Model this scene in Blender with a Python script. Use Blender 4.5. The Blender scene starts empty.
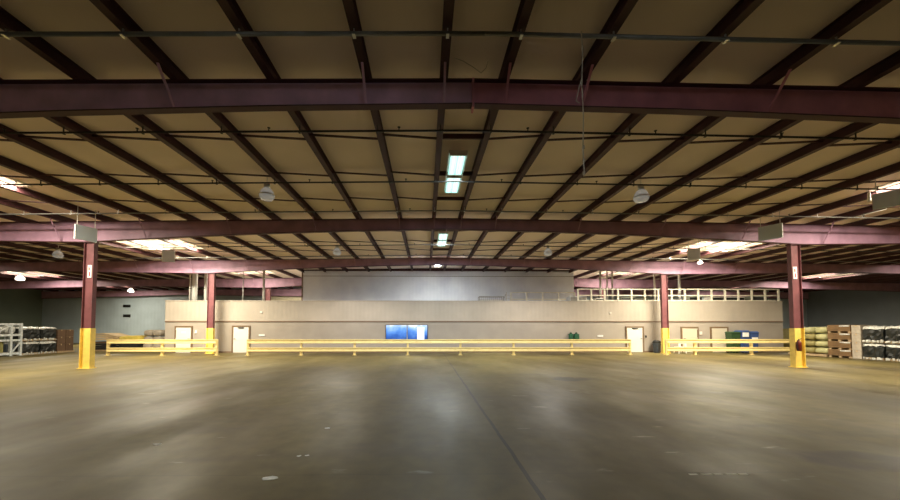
import bpy, bmesh, math, random
from mathutils import Vector, Matrix
random.seed(7)
S = bpy.context.scene
COL = S.collection

# ------------------------------------------------------------------ camera
F = 340.0                      # focal length in pixels of the 900x500 frame
EYE = 1.75
VPX, VPY = 426.0, 328.0        # where lines running into the hall meet
YAW, PITCH = math.atan(0.013), math.atan(0.038)
PPX = VPX + F * math.tan(YAW)
PPY = VPY - F * math.tan(PITCH)
cam_d = bpy.data.cameras.new('camera')
cam = bpy.data.objects.new('camera', cam_d)
COL.objects.link(cam)
S.camera = cam
cam.location = (0, 0, EYE)
cam.rotation_euler = (math.pi / 2 + PITCH, 0, -YAW)
cam_d.sensor_width = 36.0
cam_d.lens = F / 900 * 36.0
cam_d.shift_x = (450 - PPX) / 900
cam_d.shift_y = (PPY - 250) / 900
cam_d.clip_end = 300
ROT = cam.rotation_euler.to_matrix()


def at(px, py, depth):
    """World point at a given depth into the hall on the sight line of a measured photo pixel."""
    d = ROT @ Vector(((px - PPX) / F, (PPY - py) / F, -1))
    return Vector((0, 0, EYE)) + d * (depth / d.y)


def ax(px, depth):
    return at(px, 330, depth).x


S.view_settings.view_transform = 'Standard'
S.view_settings.look = 'None'
S.view_settings.gamma = 1
S.view_settings.use_curve_mapping = False
S.view_settings.exposure = 0.0
try:
    S.cycles.max_bounces = 10
    S.cycles.diffuse_bounces = 6
    S.cycles.sample_clamp_indirect = 6
    S.cycles.use_denoising = True
except Exception:
    pass

# ------------------------------------------------------------------ materials


def mat(name, col, rough=0.6, metal=0.0, var=0.12, scale=6.0, detail=4, bump=0.0, col2=None, spec=0.5, emit=None, estr=0.0):
    m = bpy.data.materials.new(name)
    m.use_nodes = True
    nt = m.node_tree
    b = nt.nodes['Principled BSDF']
    b.inputs['Roughness'].default_value = rough
    b.inputs['Metallic'].default_value = metal
    b.inputs['Specular IOR Level'].default_value = spec
    tc = nt.nodes.new('ShaderNodeTexCoord')
    nz = nt.nodes.new('ShaderNodeTexNoise')
    nz.inputs['Scale'].default_value = scale
    nz.inputs['Detail'].default_value = detail
    nt.links.new(tc.outputs['Object'], nz.inputs['Vector'])
    rp = nt.nodes.new('ShaderNodeValToRGB')
    rp.color_ramp.elements[0].position = 0.3
    rp.color_ramp.elements[1].position = 0.7
    c2 = col2 if col2 else tuple(min(1, c * (1 + var)) for c in col)
    c1 = col if col2 else tuple(c * (1 - var) for c in col)
    rp.color_ramp.elements[0].color = (*c1, 1)
    rp.color_ramp.elements[1].color = (*c2, 1)
    nt.links.new(nz.outputs['Fac'], rp.inputs['Fac'])
    nt.links.new(rp.outputs['Color'], b.inputs['Base Color'])
    if bump:
        bp = nt.nodes.new('ShaderNodeBump')
        bp.inputs['Strength'].default_value = bump
        nt.links.new(nz.outputs['Fac'], bp.inputs['Height'])
        nt.links.new(bp.outputs['Normal'], b.inputs['Normal'])
    if emit:
        b.inputs['Emission Color'].default_value = (*emit, 1)
        b.inputs['Emission Strength'].default_value = estr
    return m


def floor_material():
    m = bpy.data.materials.new('worn_concrete')
    m.use_nodes = True
    nt = m.node_tree
    N, L = nt.nodes, nt.links
    b = N['Principled BSDF']
    tc = N.new('ShaderNodeTexCoord')

    def noise(scale, detail, sx=1.0, sy=1.0, off=0.0):
        mp = N.new('ShaderNodeMapping')
        mp.inputs['Scale'].default_value = (sx, sy, 1)
        mp.inputs['Location'].default_value = (off, off * 1.7, 0)
        L.new(tc.outputs['Object'], mp.inputs['Vector'])
        n = N.new('ShaderNodeTexNoise')
        n.inputs['Scale'].default_value = scale
        n.inputs['Detail'].default_value = detail
        L.new(mp.outputs['Vector'], n.inputs['Vector'])
        return n.outputs['Fac']

    def ramp(fac, stops):
        r = N.new('ShaderNodeValToRGB')
        while len(r.color_ramp.elements) < len(stops):
            r.color_ramp.elements.new(0.5)
        for e, (p, c) in zip(r.color_ramp.elements, stops):
            e.position = p
            e.color = (*c, 1)
        L.new(fac, r.inputs['Fac'])
        return r.outputs['Color']

    def mix(kind, fac, a, c):
        x = N.new('ShaderNodeMix')
        x.data_type = 'RGBA'
        x.blend_type = kind
        if isinstance(fac, float):
            x.inputs[0].default_value = fac
        else:
            L.new(fac, x.inputs[0])
        L.new(a, x.inputs[6])
        if isinstance(c, tuple):
            x.inputs[7].default_value = (*c, 1)
        else:
            L.new(c, x.inputs[7])
        return x.outputs[2]

    def math_(op, a, bb):
        x = N.new('ShaderNodeMath')
        x.operation = op
        for i, v in enumerate((a, bb)):
            if isinstance(v, (int, float)):
                x.inputs[i].default_value = v
            else:
                L.new(v, x.inputs[i])
        return x.outputs[0]
    big = ramp(noise(0.16, 6, 1.25, 0.6, 3.3), [(0.30, FLOOR_DARK), (0.52, FLOOR_MID), (0.74, FLOOR_LIGHT)])
    fine = ramp(noise(3.5, 6), [(0.25, (0.78, 0.78, 0.78)), (0.7, (1.1, 1.1, 1.1))])
    c = mix('MULTIPLY', 1.0, big, fine)
    # tyre scuffs running across the hall
    sc = ramp(noise(0.9, 6, 0.35, 1.5, 4.0), [(0.56, (0, 0, 0)), (0.70, (1, 1, 1))])
    c = mix('MIX', math_('MULTIPLY', sc, 0.35), c, (0.055, 0.042, 0.030))
    # pale scrapes
    sp = ramp(noise(2.2, 7, 0.5, 1.8, 9.0), [(0.67, (0, 0, 0)), (0.74, (1, 1, 1))])
    c = mix('MIX', math_('MULTIPLY', sp, 0.35), c, (0.42, 0.38, 0.30))
    # sawn joints: one down the middle of the hall and a fainter set across
    xyz = N.new('ShaderNodeSeparateXYZ')
    L.new(tc.outputs['Object'], xyz.inputs[0])
    wob = math_('MULTIPLY', math_('SUBTRACT', noise(1.4, 3, 1, 1, 2.0), 0.5), 0.05)
    d = math_('ABSOLUTE', math_('SUBTRACT', math_('ADD', xyz.outputs[0], wob), 1.2), 0)
    j = math_('LESS_THAN', d, 0.028)
    c = mix('MIX', math_('MULTIPLY', j, 0.85), c, (0.02, 0.016, 0.012))
    d2 = math_('ABSOLUTE', math_('SUBTRACT', math_('PINGPONG', math_('ADD', xyz.outputs[1], 0.1), 4.24), 4.24), 0)
    j2 = math_('LESS_THAN', d2, 0.012)
    c = mix('MIX', math_('MULTIPLY', j2, 0.2), c, (0.03, 0.025, 0.02))
    # two oil stains
    for (sx, sy, rx, ry) in STAINS:
        ex = math_('DIVIDE', math_('SUBTRACT', xyz.outputs[0], sx), rx)
        ey = math_('DIVIDE', math_('SUBTRACT', xyz.outputs[1], sy), ry)
        r2 = math_('ADD', math_('MULTIPLY', ex, ex), math_('MULTIPLY', ey, ey))
        r2 = math_('ADD', r2, math_('MULTIPLY', math_('SUBTRACT', noise(1.7, 4, 1, 1, sx), 0.5), 2.6))
        st = ramp(r2, [(0.35, (1, 1, 1)), (1.0, (0, 0, 0))])
        c = mix('MIX', math_('MULTIPLY', st, 0.85), c, (0.035, 0.028, 0.02))
    L.new(c, b.inputs['Base Color'])
    rr = ramp(noise(0.6, 5, 1.2, 0.5, 6.0), [(0.3, (0.38, 0.38, 0.38)), (0.7, (0.62, 0.62, 0.62))])
    L.new(rr, b.inputs['Roughness'])
    b.inputs['Specular IOR Level'].default_value = 0.16
    bp = N.new('ShaderNodeBump')
    bp.inputs['Strength'].default_value = 0.06
    L.new(noise(2.6, 6), bp.inputs['Height'])
    L.new(bp.outputs['Normal'], b.inputs['Normal'])
    return m


def panel_wall_material(name, col, rib=0.30, depth=0.10, rough=0.6, var=0.08):
    """Painted ribbed sheet: thin vertical ribs along X as bump, plus light soiling."""
    m = mat(name, col, rough, 0, var, 0.8, 5)
    nt = m.node_tree
    b = nt.nodes['Principled BSDF']
    tc = [n for n in nt.nodes if n.type == 'TEX_COORD'][0]
    w = nt.nodes.new('ShaderNodeTexWave')
    w.inputs['Scale'].default_value = 0.314 / rib
    w.wave_type = 'BANDS'
    w.bands_direction = 'X'
    nt.links.new(tc.outputs['Object'], w.inputs['Vector'])
    bp = nt.nodes.new('ShaderNodeBump')
    bp.inputs['Strength'].default_value = depth
    bp.inputs['Distance'].default_value = 0.02
    nt.links.new(w.outputs['Fac'], bp.inputs['Height'])
    nt.links.new(bp.outputs['Normal'], b.inputs['Normal'])
    return m


FLOOR_DARK, FLOOR_MID, FLOOR_LIGHT = (0.048, 0.035, 0.0125), (0.112, 0.087, 0.031), (0.235, 0.19, 0.078)
STAINS = [(5.0, 11.7, 0.9, 0.55), (5.75, 4.5, 0.75, 0.4)]
M = {}
M['floor'] = floor_material()
M['ceiling'] = mat('vinyl_faced_insulation', (0.93, 0.80, 0.70), 0.7, 0, 0.04, 0.7, 5, 0.05)
M['steel_brightened'] = mat('brightened_mauve_primer', (0.82, 0.52, 0.74), 0.55, 0, 0.22, 1.6, 5)  # nearest rafter only: missing front light is put into this paler mauve
M['steel'] = mat('mauve_primer', (0.40, 0.23, 0.33), 0.55, 0, 0.22, 1.6, 5)
M['steel_red'] = mat('brightened_red_oxide_primer', (0.72, 0.30, 0.40), 0.55, 0, 0.22, 1.6, 5)  # red half of the nearest rafter, lightened to stand in for light
M['purlin'] = mat('dark_oxide_primer', (0.06, 0.018, 0.022), 0.6, 0, 0.25, 2.5, 4)
M['flange'] = mat('flange_primer', (0.075, 0.02, 0.03), 0.6, 0, 0.2, 2.0, 4)
M['column'] = mat('column_oxide', (0.165, 0.055, 0.062), 0.55, 0, 0.22, 2.5, 5)
M['yellow'] = mat('safety_yellow', (0.90, 0.66, 0.15), 0.5, 0, 0.10, 5.0, 6)
M['rail_yellow'] = mat('rail_yellow', (0.84, 0.67, 0.29), 0.5, 0, 0.07, 4.0, 5)
M['office_up'] = panel_wall_material('beige_upper_panel', (0.44, 0.385, 0.325), 0.30, 0.25)
M['office_low'] = mat('taupe_lower_panel', (0.36, 0.315, 0.27), 0.6, 0, 0.09, 0.9, 6)
M['upper_block'] = panel_wall_material('pale_grey_panel', (0.88, 0.90, 0.97), 0.30, 0.15)
M['trim'] = mat('brown_trim', (0.20, 0.13, 0.085), 0.6)
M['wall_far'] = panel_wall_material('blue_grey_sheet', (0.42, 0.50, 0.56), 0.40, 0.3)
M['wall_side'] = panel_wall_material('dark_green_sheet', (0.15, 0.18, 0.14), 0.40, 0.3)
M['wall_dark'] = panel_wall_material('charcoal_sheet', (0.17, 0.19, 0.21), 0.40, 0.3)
M['cream_wall'] = mat('cream_sheet', (0.66, 0.60, 0.44), 0.6)
M['deck'] = mat('grey_deck', (0.32, 0.30, 0.27), 0.8)
M['white_door'] = mat('white_door_paint', (0.68, 0.665, 0.64), 0.45, 0, 0.04, 2)
M['cream_door'] = mat('cream_door_paint', (0.58, 0.52, 0.41), 0.45, 0, 0.04, 2)
M['door_frame'] = mat('bronze_frame', (0.17, 0.11, 0.06), 0.5)
M['dark_metal'] = mat('dark_metal', (0.03, 0.03, 0.03), 0.4, 0.6)
M['pipe'] = mat('grey_pipe', (0.20, 0.20, 0.19), 0.4, 0.5, 0.15, 3)
M['pipe_black'] = mat('black_pipe', (0.022, 0.020, 0.018), 0.5, 0.2)
M['bright_metal'] = mat('bright_metal', (0.72, 0.72, 0.70), 0.3, 0.8)
M['white'] = mat('white_paint', (0.80, 0.80, 0.78), 0.5, 0, 0.05, 4)
M['pale_pole'] = mat('pale_pole_paint', (0.66, 0.63, 0.58), 0.5)
M['rail_grey'] = mat('pale_rail_paint', (0.78, 0.74, 0.62), 0.5)
M['panel_blue'] = mat('pale_blue_panel', (0.74, 0.85, 1.0), 0.5, 0, 0.05, 2)
M['silver'] = mat('silver_frame', (0.62, 0.66, 0.68), 0.4, 0.3, 0.2, 8)
M['black_wrap'] = mat('black_stretch_wrap', (0.010, 0.012, 0.012), 0.42, 0, 0.4, 9, 5, 0.5)
M['white_film'] = mat('white_film', (0.50, 0.50, 0.47), 0.35, 0, 0.45, 14, 6, 0.6)
M['carton'] = mat('brown_carton', (0.12, 0.07, 0.04), 0.75, 0, 0.15, 3)
M['crate'] = mat('brown_crate', (0.15, 0.085, 0.035), 0.75, 0, 0.2, 3)
M['sack'] = mat('pale_green_sack', (0.42, 0.40, 0.20), 0.65, 0, 0.14, 7, 6, 0.35)
M['sack_side'] = mat('olive_sack', (0.28, 0.24, 0.09), 0.65, 0, 0.14, 7, 6, 0.35)
M['wood'] = mat('pallet_wood', (0.40, 0.29, 0.17), 0.8, 0, 0.2, 9)
M['tan_board'] = mat('tan_board', (0.66, 0.50, 0.30), 0.7, 0, 0.1, 2)
M['yellow_tarp'] = mat('yellow_tarp', (0.62, 0.47, 0.08), 0.55, 0, 0.15, 5, 5, 0.4)
M['grey_bag'] = mat('grey_bag', (0.36, 0.31, 0.25), 0.7, 0, 0.2, 6, 5, 0.4)
M['olive'] = mat('olive_drum', (0.20, 0.18, 0.06), 0.6)
M['bin_green'] = mat('green_plastic', (0.015, 0.09, 0.045), 0.45)
M['bin_dark_green'] = mat('dark_green_plastic', (0.02, 0.055, 0.02), 0.5)
M['bin_blue'] = mat('blue_plastic', (0.03, 0.07, 0.22), 0.45)
M['bin_grey'] = mat('grey_plastic', (0.07, 0.085, 0.11), 0.5)
M['rubber'] = mat('black_rubber', (0.015, 0.015, 0.015), 0.7)
M['red_mark'] = mat('red_mark', (0.55, 0.06, 0.05), 0.5)
M['extinguisher'] = mat('dark_red_cylinder', (0.16, 0.025, 0.015), 0.3)
M['paper'] = mat('white_paper', (0.75, 0.74, 0.68), 0.8)
M['tape'] = mat('worn_tape', (0.50, 0.46, 0.36), 0.7, 0, 0.3, 20)
M['cord'] = mat('pale_cord', (0.48, 0.42, 0.33), 0.7)
M['machine_green'] = mat('grey_green_casing', (0.20, 0.22, 0.17), 0.6)


def emitter(name, col, strength):
    m = bpy.data.materials.new(name)
    m.use_nodes = True
    nt = m.node_tree
    b = nt.nodes['Principled BSDF']
    b.inputs['Base Color'].default_value = (0.85, 0.85, 0.8, 1)
    b.inputs['Emission Color'].default_value = (*col, 1)
    b.inputs['Emission Strength'].default_value = strength
    return m


SKY_STRENGTH = 16.0
HB_POWER = 600.0
SKY_POWER = 900.0
TUBE_POWER = 420.0
SKYLIGHTS = []
M['skylight'] = emitter('translucent_skylight', (1.0, 0.88, 0.50), 0.44)
M['skylight_far'] = emitter('outer_skylight', (1.0, 0.86, 0.50), 0.40)  # emission set slightly lower than the inner panes
M['tube'] = emitter('lit_tube', (0.45, 1.0, 0.92), 0.62)
M['tube_weak'] = emitter('overhead_lit_tube', (0.88, 0.96, 1.0), 6.5)  # emission set between those of the other two tube materials
M['tube_added'] = emitter('added_bright_tube', (0.88, 0.96, 1.0), 22.0)  # for the added fixture that brightens the tall block
M['lamp_glow'] = emitter('lit_lamp', (1.0, 0.93, 0.75), 6.0)


def window_material():
    m = bpy.data.materials.new('lit_blue_glass')
    m.use_nodes = True
    nt = m.node_tree
    b = nt.nodes['Principled BSDF']
    tc = nt.nodes.new('ShaderNodeTexCoord')
    nz = nt.nodes.new('ShaderNodeTexNoise')
    nz.inputs['Scale'].default_value = 1.6
    nz.inputs['Detail'].default_value = 5
    nt.links.new(tc.outputs['Object'], nz.inputs['Vector'])
    sp = nt.nodes.new('ShaderNodeSeparateXYZ')
    nt.links.new(tc.outputs['Generated'], sp.inputs[0])
    ad = nt.nodes.new('ShaderNodeMath')
    ad.operation = 'MULTIPLY_ADD'
    nt.links.new(nz.outputs['Fac'], ad.inputs[0])
    ad.inputs[1].default_value = 0.9
    mu = nt.nodes.new('ShaderNodeMath')
    mu.operation = 'SUBTRACT'
    nt.links.new(sp.outputs[2], mu.inputs[0])
    mu.inputs[1].default_value = 0.45
    nt.links.new(mu.outputs[0], ad.inputs[2])
    r = nt.nodes.new('ShaderNodeValToRGB')
    for p, c in ((0.0, (0.01, 0.035, 0.16)), (0.35, (0.03, 0.11, 0.42)), (0.62, (0.12, 0.30, 0.72)), (0.95, (0.50, 0.68, 0.98))):
        e = r.color_ramp.elements.new(p)
        e.color = (*c, 1)
    r.color_ramp.elements.remove(r.color_ramp.elements[0])
    nt.links.new(ad.outputs[0], r.inputs['Fac'])
    nt.links.new(r.outputs['Color'], b.inputs['Emission Color'])
    b.inputs['Emission Strength'].default_value = 0.50
    b.inputs['Base Color'].default_value = (0.02, 0.05, 0.15, 1)
    b.inputs['Roughness'].default_value = 0.15
    return m


M['blue_glass'] = window_material()


def glass_material():
    m = bpy.data.materials.new('clear_prismatic_glass')
    m.use_nodes = True
    b = m.node_tree.nodes['Principled BSDF']
    b.inputs['Base Color'].default_value = (0.62, 0.62, 0.60, 1)
    b.inputs['Roughness'].default_value = 0.18
    b.inputs['Transmission Weight'].default_value = 0.35
    b.inputs['Coat Weight'].default_value = 0.6
    b.inputs['Emission Color'].default_value = (1.0, 0.97, 0.9, 1)
    b.inputs['Emission Strength'].default_value = 0.04
    return m


M['dome'] = glass_material()

# ------------------------------------------------------------------ mesh building


class MB:
    def __init__(self):
        self.b = bmesh.new()

    def box(self, x0, x1, y0, y1, z0, z1, bev=0.0):
        r = bmesh.ops.create_cube(self.b, size=1)
        bmesh.ops.transform(self.b, matrix=Matrix.Translation(((x0 + x1) / 2, (y0 + y1) / 2, (z0 + z1) / 2)) @ Matrix.Diagonal((abs(x1 - x0), abs(y1 - y0), abs(z1 - z0), 1)), verts=r['verts'])
        if bev:
            es = list({e for v in r['verts'] for e in v.link_edges})
            bmesh.ops.bevel(self.b, geom=es, offset=bev, segments=2, affect='EDGES', profile=0.7)
        return self

    def tube(self, p0, p1, r, seg=8, r2=None):
        p0, p1 = Vector(p0), Vector(p1)
        d = p1 - p0
        q = Vector((0, 0, 1)).rotation_difference(d.normalized()).to_matrix().to_4x4()
        bmesh.ops.create_cone(self.b, cap_ends=True, segments=seg, radius1=r, radius2=r if r2 is None else r2, depth=d.length, matrix=Matrix.Translation((p0 + p1) / 2) @ q)
        return self

    def bar(self, p0, p1, w, h):
        """square-section bar from p0 to p1; w across, h up"""
        p0, p1 = Vector(p0), Vector(p1)
        d = (p1 - p0).normalized()
        up = Vector((0, 0, 1)) if abs(d.z) < 0.95 else Vector((0, 1, 0))
        s = d.cross(up).normalized()
        u = s.cross(d).normalized()
        vs = []
        for p in (p0, p1):
            for a, c in ((-1, -1), (1, -1), (1, 1), (-1, 1)):
                vs.append(self.b.verts.new(p + s * (a * w / 2) + u * (c * h / 2)))
        for f in ((3, 2, 1, 0), (4, 5, 6, 7), (0, 1, 5, 4), (1, 2, 6, 5), (2, 3, 7, 6), (3, 0, 4, 7)):
            self.b.faces.new([vs[i] for i in f])
        return self

    def lathe(self, prof, c=(0, 0, 0), seg=20):
        rings = []
        for (r, z) in prof:
            rings.append([self.b.verts.new((c[0] + r * math.cos(2 * math.pi * i / seg), c[1] + r * math.sin(2 * math.pi * i / seg), c[2] + z)) for i in range(seg)])
        for a, bb in zip(rings, rings[1:]):
            for i in range(seg):
                self.b.faces.new((a[i], a[(i + 1) % seg], bb[(i + 1) % seg], bb[i]))
        self.b.faces.new(rings[0][::-1])
        self.b.faces.new(rings[-1])
        return self

    def loft(self, secs, closed=True):
        """join equal-length vertex sections; closed profile"""
        rs = [[self.b.verts.new(p) for p in s] for s in secs]
        n = len(rs[0])
        for a, bb in zip(rs, rs[1:]):
            for i in range(n):
                self.b.faces.new((a[i], a[(i + 1) % n], bb[(i + 1) % n], bb[i]))
        self.b.faces.new(rs[0][::-1])
        self.b.faces.new(rs[-1])
        return self

    def pillow(self, x0, x1, y0, y1, z0, z1, seed=0, p=2.6):
        """a filled sack: superellipsoid with pinched ends and a few dents"""
        rnd = random.Random(seed)
        nu, nv = 18, 10
        ex, ey, ez = (x1 - x0) / 2, (y1 - y0) / 2, (z1 - z0) / 2
        c = Vector(((x0 + x1) / 2, (y0 + y1) / 2, (z0 + z1) / 2))
        ph = [rnd.uniform(0, 6.28) for _ in range(4)]

        def sg(v, e):
            return math.copysign(abs(v) ** e, v)
        rows = []
        for j in range(1, nv):
            v = -math.pi / 2 + math.pi * j / nv
            row = []
            for i in range(nu):
                u = 2 * math.pi * i / nu
                k = 1 + 0.04 * math.sin(3 * u + ph[0]) + 0.03 * math.sin(5 * u + 3 * v + ph[1])
                row.append(self.b.verts.new((c.x + ex * sg(math.cos(v), 0.55) * sg(math.cos(u), 0.45) * k,
                                             c.y + ey * sg(math.cos(v), 0.55) * sg(math.sin(u), 0.45) * k,
                                             c.z + ez * sg(math.sin(v), 0.7) * (1 + 0.06 * math.sin(2 * u + ph[2])))))
            rows.append(row)
        bt = self.b.verts.new((c.x, c.y, z0))
        tp = self.b.verts.new((c.x, c.y, z1))
        for a, bb in zip(rows, rows[1:]):
            for i in range(nu):
                self.b.faces.new((a[i], a[(i + 1) % nu], bb[(i + 1) % nu], bb[i]))
        for i in range(nu):
            self.b.faces.new((bt, rows[0][(i + 1) % nu], rows[0][i]))
            self.b.faces.new((tp, rows[-1][i], rows[-1][(i + 1) % nu]))
        return self

    def crumple(self, amt, seed=0):
        rnd = random.Random(seed)
        for v in self.b.verts:
            v.co += Vector((rnd.uniform(-amt, amt), rnd.uniform(-amt, amt), rnd.uniform(-amt, amt)))
        return self

    def build(self, name, material, parent=None, smooth=False, origin=None):
        me = bpy.data.meshes.new(name)
        bmesh.ops.recalc_face_normals(self.b, faces=self.b.faces)
        if origin is not None:
            bmesh.ops.translate(self.b, vec=-Vector(origin), verts=self.b.verts)
        self.b.to_mesh(me)
        self.b.free()
        if smooth:
            for p in me.polygons:
                p.use_smooth = True
        me.materials.append(material)
        o = bpy.data.objects.new(name, me)
        COL.objects.link(o)
        if origin is not None:
            o.location = origin
        if parent is not None:
            o.parent = parent
        return o


def tag(o, label, cat, group=None, kind=None):
    o['label'] = label
    o['category'] = cat
    if group:
        o['group'] = group
    if kind:
        o['kind'] = kind
    return o


def thing(name, label, cat, loc=(0, 0, 0), rz=0, group=None):
    o = bpy.data.objects.new(name, None)
    COL.objects.link(o)
    o.location = loc
    o.rotation_euler = (0, 0, rz)
    o.empty_display_size = 0.1
    return tag(o, label, cat, group)


def struct(o):
    o['kind'] = 'structure'
    return o


def dup(root, loc, rz=0, label=None):
    r = root.copy()
    COL.objects.link(r)
    r.location = loc
    r.rotation_euler = (0, 0, rz)
    if label:
        r['label'] = label
    for ch in list(root.children):
        c = ch.copy()
        COL.objects.link(c)
        c.parent = r
        for g in list(ch.children):
            d = g.copy()
            COL.objects.link(d)
            d.parent = c
    return r


ORD = ['first', 'second', 'third', 'fourth', 'fifth', 'sixth', 'seventh', 'eighth', 'ninth', 'tenth', 'eleventh', 'twelfth', 'thirteenth',
       'fourteenth', 'fifteenth', 'sixteenth', 'seventeenth', 'eighteenth', 'nineteenth', 'twentieth', 'twenty-first', 'twenty-second',
       'twenty-third', 'twenty-fourth', 'twenty-fifth', 'twenty-sixth']

# ------------------------------------------------------------------ hall dimensions
RIDGE = 0.95            # ridge line's x
HALF = 45.6             # half width
SLOPE = 0.013
TOP = 6.63              # top of rafters at the ridge
PUR = 0.24              # purlin depth
Y0, Y1 = -9.0, 40.9     # hall from the wall behind the camera to the far wall
FRAMES = [6.55, 15.0, 23.5, 31.95, 40.4]
XL, XR = RIDGE - HALF - 0.9, RIDGE + HALF


def rtop(x):
    return TOP - SLOPE * abs(x - RIDGE)


def rdepth(x):
    a = abs(x - RIDGE)
    if a < 16:
        return 0.50 + 0.42 * (a / 16) ** 1.9
    if a < 30:
        return 0.92 - 0.32 * (a - 16) / 14
    return 0.60 + 0.25 * (a - 30) / 16


# ------------------------------------------------------------------ setting
struct(MB().box(XL, XR, Y0, Y1, -0.2, 0).build('floor', M['floor']))
mb = MB()
zc = [rtop(x) + PUR for x in (XL, RIDGE, XR)]
for (xa, za, xb, zb) in ((XL, zc[0], RIDGE, zc[1]), (RIDGE, zc[1], XR, zc[2])):
    mb.loft([[(xa, y, za), (xb, y, zb), (xb, y, zb + 0.12), (xa, y, za + 0.12)] for y in (Y0, Y1)])
struct(mb.build('ceiling', M['ceiling']))
struct(MB().box(XL, XR, Y1, Y1 + 0.2, 0, 7.2).build('wall_back', M['wall_far']))
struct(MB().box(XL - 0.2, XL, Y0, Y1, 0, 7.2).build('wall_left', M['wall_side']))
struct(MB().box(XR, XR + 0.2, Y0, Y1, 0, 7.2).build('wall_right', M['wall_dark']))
struct(MB().box(XL, XR, Y0 - 0.2, Y0, 0, 7.2).build('wall_front', M['wall_far']))
# the cream part of the far wall seen over the office roof
struct(MB().box(ax(265, 40.6), ax(310, 40.6), 40.62, Y1, 0, 6.3).build('wall_back_cream', M['cream_wall']))

# office block
OY = 24.4
OL, OR_ = ax(165, OY), ax(783, OY)
OH = at(450, 301, OY).z
OM = at(450, 321.5, OY).z
struct(MB().box(OL, OR_, OY, OY + 0.15, 0, OM).build('wall_office_lower', M['office_low']))
struct(MB().box(OL, OR_, OY - 0.02, OY + 0.15, OM, OH).build('wall_office_upper', M['office_up']))
struct(MB().box(OL, OL + 0.15, OY + 0.15, 36, 0, OH).build('wall_office_left', M['office_up']))
struct(MB().box(OR_ - 0.15, OR_, OY + 0.15, 36, 0, OH).build('wall_office_right', M['office_up']))
struct(MB().box(OL, OR_, OY + 0.15, 36, OH - 0.15, OH - 0.02).build('ceiling_office', M['deck']))
struct(MB().box(OL - 0.01, OR_ + 0.01, OY - 0.05, OY - 0.02, OM - 0.03, OM + 0.035).build('trim_middle', M['trim']))
struct(MB().box(OL - 0.01, OR_ + 0.01, OY - 0.05, OY - 0.02, OH - 0.06, OH + 0.02).build('trim_top', M['office_up']))
struct(MB().box(OL, OR_, OY - 0.02, OY, 0, 0.10).build('baseboard_office', M['trim']))
# tall block rising through the office roof
UY = 29.0
UL, UR = ax(301, UY), ax(574.5, UY)


def wall_to_roof(name, x0, x1, y0, y1, z0, m):
    b = MB()
    xs = [x0] + ([RIDGE] if x0 < RIDGE < x1 else []) + [x1]
    b.loft([[(x, y0, z0), (x, y1, z0), (x, y1, rtop(x) + PUR - 0.01), (x, y0, rtop(x) + PUR - 0.01)] for x in xs])
    return struct(b.build(name, m))


wall_to_roof('wall_upper_front', UL, UR, UY, UY + 0.15, OH, M['upper_block'])
wall_to_roof('wall_upper_left', UL, UL + 0.15, UY + 0.15, 36, OH, M['upper_block'])
wall_to_roof('wall_upper_right', UR - 0.15, UR, UY + 0.15, 36, OH, M['upper_block'])
zt = at(450, 276.3, UY).z
struct(MB().box(UL, UR, UY - 0.025, UY, zt - 0.02, zt + 0.02).build('trim_upper', M['deck']))
struct(MB().box(UL, UL + 0.12, UY - 0.03, UY, OH, zt + 0.35).build('trim_upper_corner', M['trim']))

zc_ = at(450, 271.2, UY).z
wall_to_roof('trim_upper_top', UL, UR, UY - 0.12, UY, zc_, M['purlin'])
# doors
for n, (a, c, top, mt, hand, frame_m) in enumerate((
        (175.2, 193.0, 326.0, 'white_door', 1, 'door_frame'), (232.3, 250.4, 325.6, 'white_door', -1, 'door_frame'),
        (625.2, 643.4, 326.3, 'white_door', 1, 'door_frame'), (680.3, 698.0, 326.8, 'cream_door', -1, 'door_frame'),
        (709.8, 727.8, 326.8, 'cream_door', 1, 'door_frame'))):
    x0, x1, zt = ax(a, OY), ax(c, OY), at(a, top, OY).z
    r = bpy.data.objects.new('door_%d' % (n + 1), None)
    COL.objects.link(r)
    r.location = ((x0 + x1) / 2, OY, 0)
    r['kind'] = 'structure'
    hw = (x1 - x0) / 2
    fw = 0.10
    b = MB().box(-hw, -hw + fw, -0.07, -0.005, 0, zt).box(hw - fw, hw, -0.07, -0.005, 0, zt).box(-hw + fw, hw - fw, -0.07, -0.005, zt - fw, zt)
    b.build('door_frame', M[frame_m], r)
    lf = MB().box(-hw + fw + 0.005, hw - fw - 0.005, -0.05, -0.008, 0.01, zt - fw - 0.005, 0.006).build('door_leaf', M[mt], r)
    hx = hand * (hw - fw - 0.10)
    MB().tube((hx, -0.055, 0.98), (hx, -0.12, 0.98), 0.025).bar((hx + 0.02 * hand, -0.115, 0.98), (hx - 0.12 * hand, -0.115, 0.98), 0.025, 0.03).build('door_handle', M['dark_metal'], lf)
    for z in (0.25, 0.95, 1.62):
        MB().tube((-hand * (hw - fw), -0.06, z), (-hand * (hw - fw), -0.06, z + 0.1), 0.014).build('hinge', M['bright_metal'], lf)
    if n in (1, 2):
        MB().box(-0.18, 0.22, -0.10, -0.05, zt - fw - 0.09, zt - fw - 0.03).build('door_closer', M['dark_metal'], lf)
    if n == 0:
        MB().box(-0.16, 0.16, -0.056, -0.049, 1.38, 1.50).build('notice', M['white'], lf)

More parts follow.
